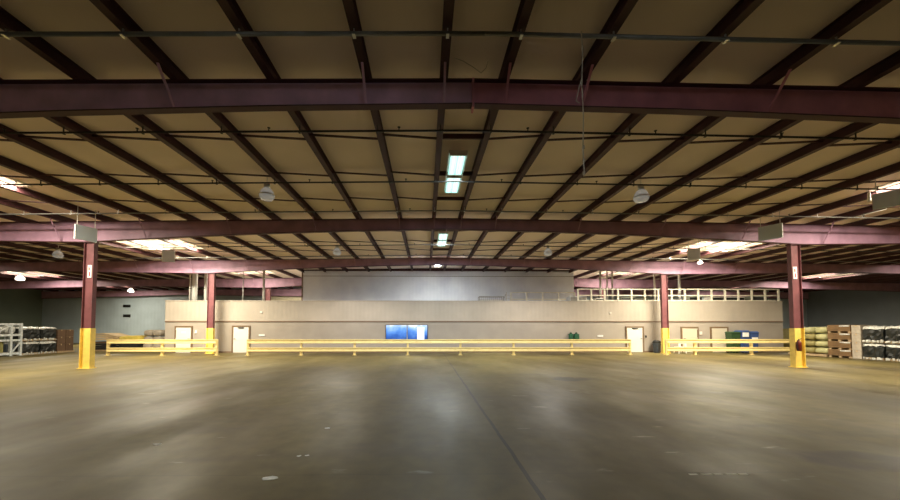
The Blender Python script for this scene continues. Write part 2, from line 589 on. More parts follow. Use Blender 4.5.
# window
x0, x1 = ax(385.6, OY), ax(427.8, OY)
z1_, z0_ = at(400, 324.6, OY).z, at(400, 341.6, OY).z
w = bpy.data.objects.new('window_1', None)
COL.objects.link(w)
w.location = (x0, OY, z0_)
w['kind'] = 'structure'
W, H = x1 - x0, z1_ - z0_
xm = ax(407.2, OY) - x0
MB().box(0, W, -0.06, -0.004, 0, 0.05).box(0, W, -0.06, -0.004, H - 0.04, H).box(0, 0.04, -0.06, -0.004, 0.05, H - 0.04).box(W - 0.04, W, -0.06, -0.004, 0.05, H - 0.04).build('window_frame', M['dark_metal'], w)
MB().box(xm - 0.035, xm + 0.035, -0.07, -0.004, 0.05, H - 0.04).build('mullion', M['bright_metal'], w)
MB().box(0.04, xm - 0.035, -0.03, -0.004, 0.05, H - 0.04).build('pane', M['blue_glass'], w)
MB().box(xm + 0.035, W - 0.04, -0.03, -0.004, 0.05, H - 0.04).build('pane', M['blue_glass'], w)
px0, px1 = ax(417.2, OY) - x0, ax(424.2, OY) - x0
MB().box(px0, px1, -0.04, -0.031, 0.06, H - 0.17).build('paper_notice', mat('back_lit_notice', (0.75, 0.78, 0.9), 0.6, emit=(0.62, 0.72, 1.0), estr=0.45), w)

# small louvres in the far wall
for k, (py, which) in enumerate(((306.0, 'upper'), (315.8, 'lower'))):
    p = at(127, py, Y1)
    t = thing('wall_louver', 'dark slotted louver on the blue-grey far wall, %s of the two' % which, 'vent', (p.x, Y1, p.z), 0)
    MB().box(-0.42, 0.42, -0.05, -0.002, -0.16, 0.16).build('louver_frame', M['dark_metal'], t)
    b = MB()
    for j in range(4):
        b.bar((-0.38, -0.06, -0.11 + j * 0.07), (0.38, -0.06, -0.11 + j * 0.07), 0.04, 0.012)
    b.build('slat', M['rubber'], t)

# ------------------------------------------------------------------ roof steel
offs = [0.6, 2.12] + [2.12 + 1.85 * k for k in range(1, 24)]


def purlin_x():
    return [(RIDGE - o, 'left', i) for i, o in enumerate(offs)] + [(RIDGE + o, 'right', i) for i, o in enumerate(offs)]


PX = [(x, s, i) for (x, s, i) in purlin_x() if XL + 0.3 < x < XR - 0.3]
for x, s, i in PX:
    z = rtop(x)
    fl = 0.075
    t_ = 0.012
    prof = [(-fl, 0), (fl, 0), (fl, t_), (t_ / 2 + .004, t_ + .004), (t_ / 2 + .004, PUR - t_ - .004), (fl, PUR - t_), (fl, PUR - 0.002), (-fl, PUR - 0.002), (-fl, PUR - t_), (-t_ / 2 - .004, PUR - t_ - .004), (-t_ / 2 - .004, t_ + .004), (-fl, t_)]
    o = MB().loft([[(px, y, pz) for px, pz in prof] for y in (Y0 + 0.02 - 15, Y1 - 0.02 - 15)]).build('roof_purlin', M['purlin'])
    o.location = (x, 15, z)
    w_ = 'nearest to it' if i == 0 else '%s counted from it' % ORD[i]
    tag(o, 'dark red roof purlin %s of the ridge, %s' % (s, w_), 'purlin', 'roof purlins')

FRAME_WORDS = ['nearest the camera, crossing the whole top of the view', 'second from the camera, above the big yellow-footed columns', 'third from the camera, just in front of the office',
               'fourth from the camera, behind the office front', 'farthest, against the far wall']


def rafter(k, y):
    t = thing('roof_rafter', 'tapered mauve steel roof rafter %s' % FRAME_WORDS[k], 'rafter', (RIDGE, y, 0))
    splice = -0.03
    xs_all = [-HALF - 0.5, -30, -16, -12, -8, -4, splice, 4, 8, 12, 16, 30, HALF - 0.3]
    lm = M['steel_brightened'] if k == 0 else M['steel']
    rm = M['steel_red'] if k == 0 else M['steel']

    def zs(dx):
        x = RIDGE + dx
        return rtop(x) - rdepth(x), rtop(x)
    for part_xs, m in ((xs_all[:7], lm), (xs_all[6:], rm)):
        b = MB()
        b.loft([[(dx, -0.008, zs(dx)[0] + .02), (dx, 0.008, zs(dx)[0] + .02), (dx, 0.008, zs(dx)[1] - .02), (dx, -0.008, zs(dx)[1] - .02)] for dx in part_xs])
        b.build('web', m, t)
        b = MB()
        b.loft([[(dx, -0.10, zs(dx)[1] - .022), (dx, 0.10, zs(dx)[1] - .022), (dx, 0.10, zs(dx)[1] - .001), (dx, -0.10, zs(dx)[1] - .001)] for dx in part_xs])
        b.build('top_flange', M['flange'], t)
        b = MB()
        b.loft([[(dx, -0.08, zs(dx)[0]), (dx, 0.08, zs(dx)[0]), (dx, 0.08, zs(dx)[0] + .024), (dx, -0.08, zs(dx)[0] + .024)] for dx in part_xs])
        b.build('bottom_flange', M['flange'], t)
    z0, z1 = zs(splice)
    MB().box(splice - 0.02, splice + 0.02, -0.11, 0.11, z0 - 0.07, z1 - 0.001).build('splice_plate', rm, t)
    if k < 4:
        for x, s, i in PX:
            if i in (0, 1) or (i % 2 == 1 and i < 14):
                dx = x - RIDGE
                z0, z1 = zs(dx)
                b = MB()
                for sg in ((-1, 1) if k < 3 else (-1,)):
                    b.bar((dx, sg * 0.07, z0 + 0.03), (dx, sg * 0.52, z1 + 0.03), 0.045, 0.02)
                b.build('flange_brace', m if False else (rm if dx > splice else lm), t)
    return t


for k, y in enumerate(FRAMES):
    rafter(k, y)

# columns
COLX = (-15.15, 16.55)
COLP = {y: (ax(a, y), ax(b, y)) for y, a, b in ((15.0, 88.0, 796.8), (23.5, 210.6, 665), (31.95, 267.5, 602.5))}
CW = [('left', 'holding the second rafter, in front of the left guardrail'), ('right', 'holding the second rafter, fire extinguisher on its foot')]


def column(x, y, label, sign=True):
    ztop = rtop(x) - rdepth(x) - 0.002
    t = thing('steel_column', label, 'column', (x, y, 0))
    h, bw = 0.215, 0.095

    def ish(hh, bb, ft, z0, z1):
        return MB().box(-hh, -hh + ft, -bb, bb, z0, z1).box(hh - ft, hh, -bb, bb, z0, z1).box(-hh + ft, hh - ft, -0.008, 0.008, z0, z1)
    ish(h, bw, 0.02, 1.74, ztop).build('shaft', M['column'], t)
    ish(h + 0.012, bw + 0.022, 0.03, 0.03, 1.74).build('painted_foot', M['yellow'], t)['label'] = 'yellow painted column foot'
    MB().box(-0.27, 0.27, -0.16, 0.16, 0, 0.03).build('base_plate', M['yellow'], t)
    MB().box(-h - 0.03, h + 0.03, -bw - 0.02, bw + 0.02, ztop - 0.035, ztop).build('cap_plate', M['flange'], t)
    if sign:
        p = MB().box(-0.085, 0.085, -0.032, -0.010, 3.95, 4.50).build('marker_plate', M['white'], t)
        p['label'] = 'white marker plate with red strokes'
        MB().box(-0.02, 0.03, -0.037, -0.032, 4.02, 4.20).box(-0.045, 0.01, -0.037, -0.032, 4.27, 4.40).build('marking', M['red_mark'], p)
    return t


column(COLP[FRAMES[1]][0], FRAMES[1], 'large dark red column with yellow foot standing left of the left guardrail')
column(COLP[FRAMES[1]][1], FRAMES[1], 'large dark red column with yellow foot carrying a fire extinguisher on the right')
column(COLP[FRAMES[2]][0], FRAMES[2], 'dark red column with yellow foot behind the left guardrail, before the office', False)
column(COLP[FRAMES[2]][1], FRAMES[2], 'dark red column with yellow foot at the start of the right guardrail', False)
column(COLP[FRAMES[3]][0], FRAMES[3], 'distant mauve column rising beyond the office roof, left of the tall block', False)
column(COLP[FRAMES[3]][1], FRAMES[3], 'distant mauve column beyond the office roof handrail, right of the tall block', False)

# bridging between purlins
PXS = sorted(x for x, s, i in PX)
BR = [(8.66, 'first bracing line beyond the nearest rafter'), (10.78, 'middle bracing line between the nearest two rafters'), (12.9, 'bracing line close before the second rafter'),
      (17.1, 'first bracing line beyond the second rafter'), (19.25, 'bracing line midway between second and third rafters'), (21.35, 'bracing line close before the third rafter'), (25.6, 'bracing line beyond the third rafter over the office')]
for y, lb in BR:
    t = thing('purlin_bridging', 'thin dark angle irons linking the purlins, %s' % lb, 'bracing', (RIDGE, y, 0), 0)
    for a, c in zip(PXS, PXS[1:]):
        if abs((a + c) / 2 - RIDGE) > 30:
            continue
        if abs((a + c) / 2 - RIDGE) < 0.4:
            MB().bar((a - RIDGE + 0.01, 0, rtop(a) + 0.11), (c - RIDGE - 0.01, 0, rtop(c) + 0.11), 0.05, 0.13).build('ridge_channel', M['purlin'], t)
            continue
        hi, lo = 0.17, 0.05
        za, zb = (hi, lo) if c < RIDGE else (lo, hi)
        MB().bar((a - RIDGE + 0.01, 0, rtop(a) + za), (c - RIDGE - 0.01, 0, rtop(c) + zb), 0.045, 0.04).build('angle_bar', M['purlin'], t)

# sprinkler pipes hung under the purlins
PIPES = [(5.35, 0.034, 'pipe', 'grey sprinkler pipe nearest the camera, before the first rafter'), (7.98, 0.024, 'pipe_black', 'black sprinkler pipe just beyond the nearest rafter'),
         (10.82, 0.024, 'pipe_black', 'black sprinkler pipe crossing under the larger ridge light'), (13.55, 0.024, 'pipe', 'sprinkler pipe with bright clips just before the second rafter'),
         (19.15, 0.024, 'pipe_black', 'black sprinkler pipe under the farther ridge light'), (21.95, 0.024, 'pipe', 'sprinkler pipe just before the third rafter')]
for y, r, m, lb in PIPES:
    t = thing('sprinkler_pipe', lb, 'pipe', (RIDGE, y, 0))
    dz = -0.085 if y < 6 else -0.14
    lim = 40
    b = MB()
    for x0, x1 in ((-lim, 0), (0, lim)):
        b.tube((x0, 0, rtop(RIDGE + x0) + dz), (x1, 0, rtop(RIDGE + x1) + dz), r, 10)
    b.build('pipe_run', M[m], t, True)
    for x in PXS:
        if abs(x - RIDGE) < 17:
            zz = rtop(x)
            b = MB().bar((x - RIDGE, 0, zz + dz - r), (x - RIDGE, 0, zz + 0.001), 0.02, 0.02).box(x - RIDGE - .025, x - RIDGE + .025, -r - .012, r + .012, zz + dz - r - .012, zz + dz - r)
            b.build('hanger', M['bright_metal'] if m == 'pipe' else M['pipe_black'], t)
    for j in (range(-5, 6) if y > 6 else ()):
        x = j * 3.1 + 1.5
        zz = rtop(RIDGE + x) + dz
        MB().tube((x, 0, zz + r), (x, 0, zz + r + 0.06), 0.013).tube((x, 0, zz + r + 0.06), (x, 0, zz + r + 0.07), 0.035).build('sprinkler_head', M['dark_metal'], t)

# conduit running into the hall on the right, under the roof
p0, p1 = at(831, 223, 14.6), at(886, 209, 12.9)
o = MB().tube((0, -0.9, 0), (0, 0.9, 0), 0.02, 8).build('conduit', M['pale_pole'], None, True)
o.location = ((p0 + p1) / 2)
o.location.z = rtop(o.location.x) - 0.022
tag(o, 'short pale conduit under the purlins left of the rightmost hanging sign board', 'conduit')

# loose cord hanging from the nearest pipe
p = at(580, 37, 5.35)
t = thing('hanging_rope', 'thin pale rope hanging from the nearest sprinkler pipe right of centre', 'rope', (p.x, 5.295, 0))
ztop, zbot = rtop(p.x) - 0.05, at(580, 176, 5.30).z
b = MB()
pts = [Vector((0.012 * math.sin(i * 1.3), 0.01 * math.cos(i), ztop + (zbot - ztop) * i / 10)) for i in range(11)]
for a, c in zip(pts, pts[1:]):
    b.tube(a, c, 0.009, 6)
b.build('cord_strand', M['cord'], t, True)
b = MB()
b.tube((0, 0, ztop - 0.75), (-0.10, 0.02, ztop - 1.15), 0.006, 6).tube((-0.10, 0.02, ztop - 1.15), (-0.05, 0, ztop - 1.2), 0.006, 6)
b.build('loose_end', M['cord'], t)
for z in (0.02, 0.22, 0.44):
    MB().tube((0, 0, zbot + z), (0, 0, zbot + z + 0.05), 0.02, 8).build('knot', M['cord'], t)

# loose wire scrap dangling near the ridge
b = MB()
q = [at(463, 61, 6.1), at(473, 67, 6.1), at(481, 73, 6.1), at(486, 68, 6.1), at(488, 61, 6.1)]
for a, c in zip(q, q[1:]):
    b.tube(a, c, 0.006, 6)
b.tube(q[0], (q[0].x - 0.16, 6.1, rtop(q[0].x) + 0.12), 0.006, 6)
tag(b.build('loose_wire', M['cord'], None, True, q[2]), 'pale loose wire sagging between the two ridge purlins near the front', 'wire')

# ------------------------------------------------------------------ skylights
SKY = {'left': (-14.85, 0.9), 'right': (16.9, 0.9)}


def skylight(x, y, label, m='skylight', hx=1.85, hy=1.15):
    t = thing('skylight', label, 'skylight', (x, y, rtop(x) + PUR), 0, 'roof skylights')
    s = -SLOPE if x > RIDGE else SLOPE
    for k in (-1, 1):
        xa, xb = sorted((k * 0.05, k * hx))
        b = MB()
        b.loft([[(xa, yy, s * xa - 0.03), (xb, yy, s * xb - 0.03), (xb, yy, s * xb - 0.012), (xa, yy, s * xa - 0.012)] for yy in (-hy, hy)])
        b.build('pane', M[m], t)
    b = MB()
    for yy in (-hy - 0.04, hy + 0.04):
        b.bar((-hx, yy, -s * hx - 0.025), (hx, yy, s * hx - 0.025), 0.08, 0.045)
    for xx in (-hx, 0, hx):
        b.bar((xx, -hy, s * xx - 0.025), (xx, hy, s * xx - 0.025), 0.06, 0.045)
    b.build('curb', M['white'], t)
    return t


BAY = ['in the nearest bay behind the view', 'between the nearest and second rafters', 'between the second and third rafters', 'between the third and fourth rafters', 'in the farthest bay']
for bi, y, hy, xl, xr in ((1, 11.3, 0.42, -15.5, 17.6), (2, 19.9, 1.1, -15.5, 17.4), (3, 29.3, 1.2, -15.3, 17.2), (4, 36.4, 1.15, -15.2, 17.2)):
    for sx, side in ((xl, 'left'), (xr, 'right')):
        skylight(sx, y, 'glowing skylight above the %s column line, %s' % (side, BAY[bi]), 'skylight', 1.85, hy)
        SKYLIGHTS.append((sx, y, 2 * hy, SKY_POWER * (0.6, 1.05, 0.22, 0.22)[bi - 1]))
    if bi >= 2:
        for sx, side in ((-33.2, 'left'), (34.6, 'right')):
            skylight(sx, y, 'glowing skylight far out on the %s, %s' % (side, BAY[bi]), 'skylight_far', 1.85, hy)
            SKYLIGHTS.append((sx, y, 2 * hy, SKY_POWER * 0.35))

# ------------------------------------------------------------------ ridge fluorescent lights


def ridge_light(x, y, label, n, tube='tube'):
    t = thing('fluorescent_light', label, 'light', (x, y, rtop(x) - 0.008))
    for k in range(n):
        yo = (k - (n - 1) / 2) * 1.40
        MB().box(-0.27, 0.27, yo - 0.62, yo + 0.62, -0.02, 0.05, 0.008).build('housing', M['white'], t)
        for sx in (-0.16, -0.065, 0.065, 0.16):
            MB().tube((sx, yo - 0.58, -0.055), (sx, yo + 0.58, -0.055), 0.04, 12).build('tube', M[tube], t)
        for e in (-1, 1):
            MB().box(-0.24, 0.24, yo + e * 0.6 - 0.02, yo + e * 0.6 + 0.02, -0.095, -0.02).build('end_cap', M['bright_metal'], t)
        MB().tube((0, yo, 0.05), (0, yo, 0.235), 0.012, 6).build('hanger', M['bright_metal'], t)
    return t


ridge_light(RIDGE - 0.05, 2.1, 'lit twin-tube fluorescent light on the ridge just above the camera, out of view', 2, 'tube_weak')
ridge_light(RIDGE - 0.05, 25.0, 'added unseen fluorescent light on the ridge past the third rafter, brightening the tall block', 2, 'tube_added')  # added fixture, kept out of sight to brighten the tall block
ridge_light(RIDGE - 0.05, 10.55, 'lit twin-tube fluorescent light on the ridge, nearer and longer one', 2)
ridge_light(RIDGE - 0.05, 18.4, 'lit twin-tube fluorescent light on the ridge, farther smaller one', 2)

# ------------------------------------------------------------------ high bay lamps


def high_bay(label):
    t = thing('high_bay_lamp', label, 'lamp', (0, 0, 0), 0, 'high bay lamps')
    MB().tube((0, 0, 0.36), (0, 0, 0.565), 0.012, 6).build('stem', M['bright_metal'], t)
    MB().lathe([(0.05, 0.20), (0.10, 0.22), (0.10, 0.36), (0.06, 0.38)]).build('ballast', M['bright_metal'], t, True)
    MB().lathe([(0.02, -0.22), (0.17, -0.20), (0.235, -0.11), (0.235, -0.04), (0.20, 0.08), (0.13, 0.18), (0.06, 0.21)]).build('dome', M['dome'], t, True)
    MB().lathe([(0.236, -0.06), (0.245, -0.05), (0.245, -0.03), (0.236, -0.02)]).build('rim', M['bright_metal'], t, True)
    return t


LAMPS = [(at(267, 190, 11.25).x, 11.25, 'clear domed lamp hanging left of the ridge, nearest on the left'), (at(641, 190, 11.25).x, 11.25, 'clear domed lamp hanging right of the ridge, nearest on the right'),
         (at(337, 252, 19.8).x, 19.8, 'small clear domed lamp left of the farther ridge light'), (at(548, 252, 19.8).x, 19.8, 'small clear domed lamp right of the farther ridge light'),
         (at(58, 254, 19.8).x, 19.8, 'faint domed lamp hanging behind the second rafter, left of the left hanging sign board')]
hb = high_bay(LAMPS[0][2])
for i, (x, y, lb) in enumerate(LAMPS):
    loc = (x, y, rtop(x) - 0.33)
    if i == 0:
        hb.location = loc
    else:
        dup(hb, loc, 0, lb)
LIT = [(20, 277.5, 28.7, 'bright small lamp at far left beside a skylight'), (131, 290, 37.6, 'bright small lamp before the far wall, right of the left column'),
       (700, 262, 21.0, 'bright small lamp below the small hanging sign board on the right'), (698, 272, 26.5, 'bright small lamp just under the third rafter on the right')]
for px, py, y, lb in LIT:
    p = at(px, py, y)
    k = 1.0 if px < 300 else 0.5
    t = thing('pendant_lamp', lb, 'lamp', (p.x, y, p.z), 0, 'small lit pendant lamps')
    MB().lathe([(r_ * k, z_ * k) for r_, z_ in ((0.30, -0.16), (0.29, -0.10), (0.18, 0.06), (0.07, 0.15))]).build('shade', M['white'], t, True)
    MB().lathe([(r_ * k, z_ * k) for r_, z_ in ((0.10, -0.23), (0.24, -0.20), (0.27, -0.165))]).build('bulb', M['lamp_glow'], t, True)
    MB().tube((0, 0, 0.15 * k), (0, 0, max(0.3, rtop(p.x) - p.z + 0.01)), 0.015, 6).build('stem', M['pipe'], t)

# ------------------------------------------------------------------ hanging panels


def hanging_panel(px, py, y, w, h, rz, label):
    p = at(px, py, y)
    t = thing('hanging_sign', label, 'sign', (p.x, y, p.z), rz)
    MB().box(-w / 2, w / 2, -0.03, 0.03, -h / 2, h / 2, 0.008).build('board', M['panel_blue'], t)
    MB().box(-w / 2 - 0.012, -w / 2, -0.035, 0.035, -h / 2, h / 2).box(w / 2, w / 2 + 0.012, -0.035, 0.035, -h / 2, h / 2).build('edge_channel', M['white'], t)
    for s in (-1, 1):
        q = p.x + s * w * 0.42 * math.cos(rz)
        MB().tube((s * w * 0.42, 0, h / 2 - 0.02), (s * w * 0.42, 0, rtop(q) + PUR - 0.02 - p.z), 0.012, 6).build('rod', M['pale_pole'], t)
    return t


hanging_panel(86, 233.6, 13.9, 0.70, 0.58, math.radians(74), 'blank pale blue sign board hung on rods beside the large left column')
hanging_panel(770.3, 232.3, 13.9, 0.72, 0.60, math.radians(-62), 'blank pale blue sign board hung on rods beside the large right column')
hanging_panel(168.5, 256, 18.1, 0.54, 0.62, math.radians(22), 'small pale blue sign board hung below the left skylight between second and third rafters')
hanging_panel(693.8, 254, 18.1, 0.54, 0.62, math.radians(-22), 'small pale blue sign board hung below the right skylight between second and third rafters')
hanging_panel(894, 198, 10.25, 0.80, 0.50, math.radians(-62), 'pale blue sign board cut by the right edge of the view below a skylight')
p = at(869, 196, 11.5)
t = thing('pendant_sensor', 'small white pendant sensor hanging under the skylight at upper right', 'sensor', (p.x, 11.5, p.z))
MB().lathe([(0.03, -0.2), (0.045, -0.18), (0.035, 0.12), (0.015, 0.14)]).build('grip', M['white'], t, True)
MB().tube((0, 0, 0.13), (0, 0, rtop(p.x) + PUR - 0.03 - p.z), 0.008, 6).build('cord', M['cord'], t)

# ------------------------------------------------------------------ guardrails
GY = 22.1


def guardrail(posts, label):
    xs = [ax(q, GY) for q in posts]
    cx = (xs[0] + xs[-1]) / 2
    t = thing('guardrail', label, 'guardrail', (cx, GY, 0))
    for x in xs:
        q = MB().box(x - cx - 0.065, x - cx + 0.065, -0.065, 0.065, 0.015, 1.02, 0.01).build('post', M['rail_yellow'], t)
        MB().box(x - cx - 0.13, x - cx + 0.13, -0.13, 0.13, 0, 0.015).build('base_plate', M['rail_yellow'], q)
    for a, c in zip(xs, xs[1:]):
        for z0, z1, nm in ((0.76, 1.02, 'top_rail'), (0.24, 0.50, 'bottom_rail')):
            # corrugated rail: two ribs either side of a shallow groove
            zz = [z0, z0 + 0.07, z0 + 0.11, z1 - 0.11, z1 - 0.07, z1]
            yy = [-0.105, -0.105, -0.085, -0.085, -0.105, -0.105]
            sec = [(yy[i], zz[i]) for i in range(6)] + [(-0.066, z1), (-0.066, z0)]
            MB().loft([[(x - cx, sy, sz) for sy, sz in sec] for x in (a + 0.004, c - 0.004)]).build(nm, M['rail_yellow'], t)
    return t


guardrail([108.8, 163, 217.3], 'short yellow two-rail guardrail on the left, before the left column line')
guardrail([248.4, 301.5, 354.8, 407.8, 460.4, 513.3, 571.5, 629.3], 'long yellow two-rail guardrail across the middle of the office front')
guardrail([665.8, 694.2, 750.6, 796], 'yellow two-rail guardrail on the right, before the bins')

# fire extinguisher on the right column
p = at(797.8, 345, FRAMES[1] - 0.2)
t = thing('fire_extinguisher', 'dark red fire extinguisher hung on the yellow foot of the right column', 'extinguisher', (ax(798, 14.83), FRAMES[1] - 0.19, p.z - 0.27))
MB().lathe([(0.07, 0.0), (0.085, 0.02), (0.085, 0.36), (0.06, 0.43), (0.025, 0.46)], seg=16).build('cylinder', M['extinguisher'], t, True)
MB().tube((0, 0, 0.46), (0, 0, 0.51), 0.02).bar((-0.02, 0, 0.52), (0.12, 0, 0.56), 0.02, 0.018).bar((-0.02, 0, 0.50), (0.11, 0, 0.50), 0.02, 0.015).build('valve', M['dark_metal'], t)
b = MB()
hp = [Vector((-0.02, 0, 0.5)), Vector((-0.10, -0.02, 0.46)), Vector((-0.115, -0.03, 0.34)), Vector((-0.10, -0.03, 0.12))]
for a, c in zip(hp, hp[1:]):
    b.tube(a, c, 0.014)
b.tube(hp[-1], hp[-1] - Vector((0, 0, 0.08)), 0.022)
b.build('hose', M['rubber'], t)
MB().box(-0.04, 0.04, 0.085, 0.158, 0.1, 0.4).build('bracket', M['dark_metal'], t)

# ------------------------------------------------------------------ wall fittings on the office front


def wallbox(name, px, py, w, h, d, m, label, cat):
    p = at(px, py, OY)
    o = MB().box(-w / 2, w / 2, -d, -0.022, -h / 2, h / 2, min(0.01, d / 3)).build(name, M[m])
    o.location = (p.x, OY, p.z)
    return tag(o, label, cat)


wallbox('wall_sign', 262, 335.2, 0.42, 0.13, 0.05, 'white', 'thin white plate on the office wall right of the left white door', 'sign')
wallbox('wall_sign', 600, 336, 0.42, 0.13, 0.05, 'white', 'thin white plate on the office wall left of the right white door', 'sign')
wallbox('card_reader', 196.3, 331.8, 0.13, 0.2, 0.07, 'white', 'small white box on the wall right of the leftmost door', 'reader')
wallbox('card_reader', 700.3, 333, 0.16, 0.24, 0.08, 'pale_pole', 'small pale box on the wall between the two cream doors', 'reader')
wallbox('light_switch', 645.6, 336.5, 0.1, 0.16, 0.06, 'dark_metal', 'small dark switch on the wall right of the white door near the right column', 'switch')
wallbox('wall_speaker', 261.5, 312.2, 0.16, 0.12, 0.08, 'white', 'tiny white fitting high on the office wall above the left white door', 'fitting')
wallbox('wall_speaker', 610, 313, 0.13, 0.12, 0.08, 'pale_pole', 'tiny pale fitting high on the office wall left of the right white door', 'fitting')
for px, lb, w in ((570.2, 'left and slimmer', 0.26), (575.7, 'right and wider', 0.34)):
    p = at(px, 336.6, OY)
    t = thing('dispenser', 'dark green dispenser on the office wall, %s of the two' % lb, 'dispenser', (p.x, OY, p.z - 0.2))
    MB().box(-w / 2, w / 2, -0.22, -0.01, 0, 0.40, 0.03).build('body', M['bin_green'], t)
    MB().lathe([(0.07, 0.40), (0.09, 0.42), (0.06, 0.50), (0.03, 0.52)], (0, -0.11, 0), 14).build('bottle_top', M['bin_dark_green'], t, True)
    MB().tube((0, -0.24, 0.08), (0, -0.22, 0.08), 0.02).build('tap', M['dark_metal'], t)


def wheeled_bin(px, y, w, d, h, m, label, band=None):
    x = ax(px, y)
    t = thing('wheeled_bin', label, 'bin', (x, y, 0))
    k = 0.82
    MB().loft([[(-w / 2 * k, -d / 2 * k, 0.06), (w / 2 * k, -d / 2 * k, 0.06), (w / 2 * k, d / 2 * k, 0.06), (-w / 2 * k, d / 2 * k, 0.06)],
               [(-w / 2, -d / 2, h - 0.10), (w / 2, -d / 2, h - 0.10), (w / 2, d / 2, h - 0.10), (-w / 2, d / 2, h - 0.10)]]).build('body', M[m], t)
    MB().loft([[(-w / 2 - .03, -d / 2 - .04, h - 0.10), (w / 2 + .03, -d / 2 - .04, h - 0.10), (w / 2 + .03, d / 2 + .03, h - 0.10), (-w / 2 - .03, d / 2 + .03, h - 0.10)],
               [(-w / 2 * .9, -d / 2 * .8, h), (w / 2 * .9, -d / 2 * .8, h), (w / 2 * .9, d / 2 * .9, h), (-w / 2 * .9, d / 2 * .9, h)]]).build('lid', M[m], t)
    for s in (-1, 1):
        MB().tube((s * w * 0.33, d * 0.36, 0.10), (s * (w * 0.33 + 0.06), d * 0.36, 0.10), 0.10, 16).build('wheel', M['rubber'], t)
    MB().tube((-w * 0.4, d / 2 + .05, h - 0.08), (w * 0.4, d / 2 + .05, h - 0.08), 0.02).build('handle', M[m], t)
    if band:
        q = MB().box(-w * 0.36, w * 0.36, -d / 2 - 0.02, -d / 2 + 0.05, band[0], band[1]).build('panel', M['white'], t)
        q['label'] = 'white panel on the front'
    return t


wheeled_bin(732.6, 23.6, 0.60, 0.55, 1.50, 'bin_dark_green', 'dark green wheeled bin right of the rightmost door')
wheeled_bin(741.8, 23.6, 0.58, 0.55, 1.58, 'bin_blue', 'blue wheeled bin with a large white front panel, middle of three', (1.14, 1.44))
wheeled_bin(750.9, 23.6, 0.56, 0.55, 1.52, 'bin_blue', 'blue wheeled bin with a low white panel, rightmost of three', (0.92, 1.10))
# round grey trash can by the far right column
x = ax(656.3, 23.98)
t = thing('trash_can', 'dark grey round trash can between white door and right column', 'trash can', (x, 23.98, 0))
MB().lathe([(0.19, 0), (0.20, 0.02), (0.24, 0.70), (0.25, 0.72)]).build('can_body', M['bin_grey'], t, True)
MB().lathe([(0.255, 0.70), (0.265, 0.74), (0.22, 0.84), (0.10, 0.88)]).build('lid', M['rubber'], t, True)
for s in (-1, 1):
    MB().box(s * 0.25 - 0.03, s * 0.25 + 0.03, -0.05, 0.05, 0.55, 0.60).build('handle', M['bin_grey'], t)
# white chair behind the right guardrail
x = ax(679.5, 23.3)
t = thing('plastic_chair', 'small white plastic chair behind the right guardrail before a cream door', 'chair', (x, 23.3, 0), math.pi)
MB().box(-0.25, 0.25, -0.24, 0.24, 0.40, 0.45, 0.015).build('seat', M['white'], t)
MB().box(-0.27, 0.27, 0.20, 0.25, 0.68, 0.86, 0.015).box(-0.27, -0.14, 0.20, 0.25, 0.45, 0.68).box(0.14, 0.27, 0.20, 0.25, 0.45, 0.68).build('backrest', M['white'], t)
for sx in (-1, 1):
    for sy in (-1, 1):
        MB().bar((sx * 0.22, sy * 0.21, 0.40), (sx * 0.25, sy * 0.24, 0), 0.045, 0.045).build('leg', M['white'], t)

# ------------------------------------------------------------------ office roof: handrail, poles, plant


def handrail(pts, zb, h, label, mid=0.5, toe=True):
    t = thing('handrail', label, 'handrail', (pts[0][0], pts[0][1], zb))
    o = Vector((pts[0][0], pts[0][1]))
    P = [Vector(p) - o for p in pts]
    for p in P:
        MB().bar((p.x, p.y, 0.002), (p.x, p.y, h), 0.11, 0.08).build('post', M['rail_grey'], t)
    a, c = P[0], P[-1]
    for z, nm in ((h, 'top_rail'), (h * mid, 'mid_rail')):
        MB().bar((a.x, a.y, z), (c.x, c.y, z), 0.06, 0.075).build(nm, M['rail_grey'], t)
    if toe:
        MB().bar((a.x, a.y + 0.035, 0.07), (c.x, c.y + 0.035, 0.07), 0.01, 0.12).build('toe_board', M['rail_grey'], t)
    return t


RYF = 24.7
zr = OH - 0.02
posts = [578.5 + 13.42 * k for k in range(16)]
hh = at(680, 289.3, RYF).z - zr
handrail([(ax(q, RYF), RYF) for q in posts], zr, hh, 'pale handrail along the office roof edge, right of the tall grey block')
RYB = 27.2
hb_ = at(540, 292.6, RYB).z - zr
handrail([(ax(q, RYB), RYB) for q in [511 + 16 * k for k in range(5)]], zr, hb_, 'pale handrail in front of the tall grey block on the office roof', 0.42)
# gate frame and lattice at the left end of that rail
x = ax(509, RYB)
t = thing('roof_ladder', 'pale ladder head with a slanting strut at the left end of the roof rail', 'ladder', (x, RYB - 0.1, zr))
for s in (-1, 1):
    MB().bar((s * 0.22, 0, 0.002), (s * 0.22, 0, 0.95), 0.06, 0.06).build('stile', M['pale_pole'], t)
b = MB()
for z in (0.2, 0.45, 0.7):
    MB().bar((-0.22, 0, z), (0.22, 0, z), 0.03, 0.03).build('rung', M['pale_pole'], t)
MB().bar((-0.22, 0, 0.85), (-0.62, 0, 0.02), 0.035, 0.035).build('strut', M['deck'], t)
x0, x1 = ax(479, RYB), ax(503, RYB)
t = thing('wire_crate', 'low grey wire crate on the office roof left of the roof ladder', 'crate', ((x0 + x1) / 2, RYB, zr))
hw = (x1 - x0) / 2
MB().bar((-hw, -.3, .03), (hw, -.3, .03), .04, .04).bar((-hw, .3, .03), (hw, .3, .03), .04, .04).bar((-hw, -.3, .58), (hw, -.3, .58), .04, .04).bar((-hw, .3, .58), (hw, .3, .58), .04, .04).bar((-hw, -.3, .0), (-hw, -.3, .6), .04, .04).bar((hw, -.3, .0), (hw, -.3, .6), .04, .04).bar((-hw, .3, .0), (-hw, .3, .6), .04, .04).bar((hw, .3, .0), (hw, .3, .6), .04, .04).build('frame', M['deck'], t)
b = MB()
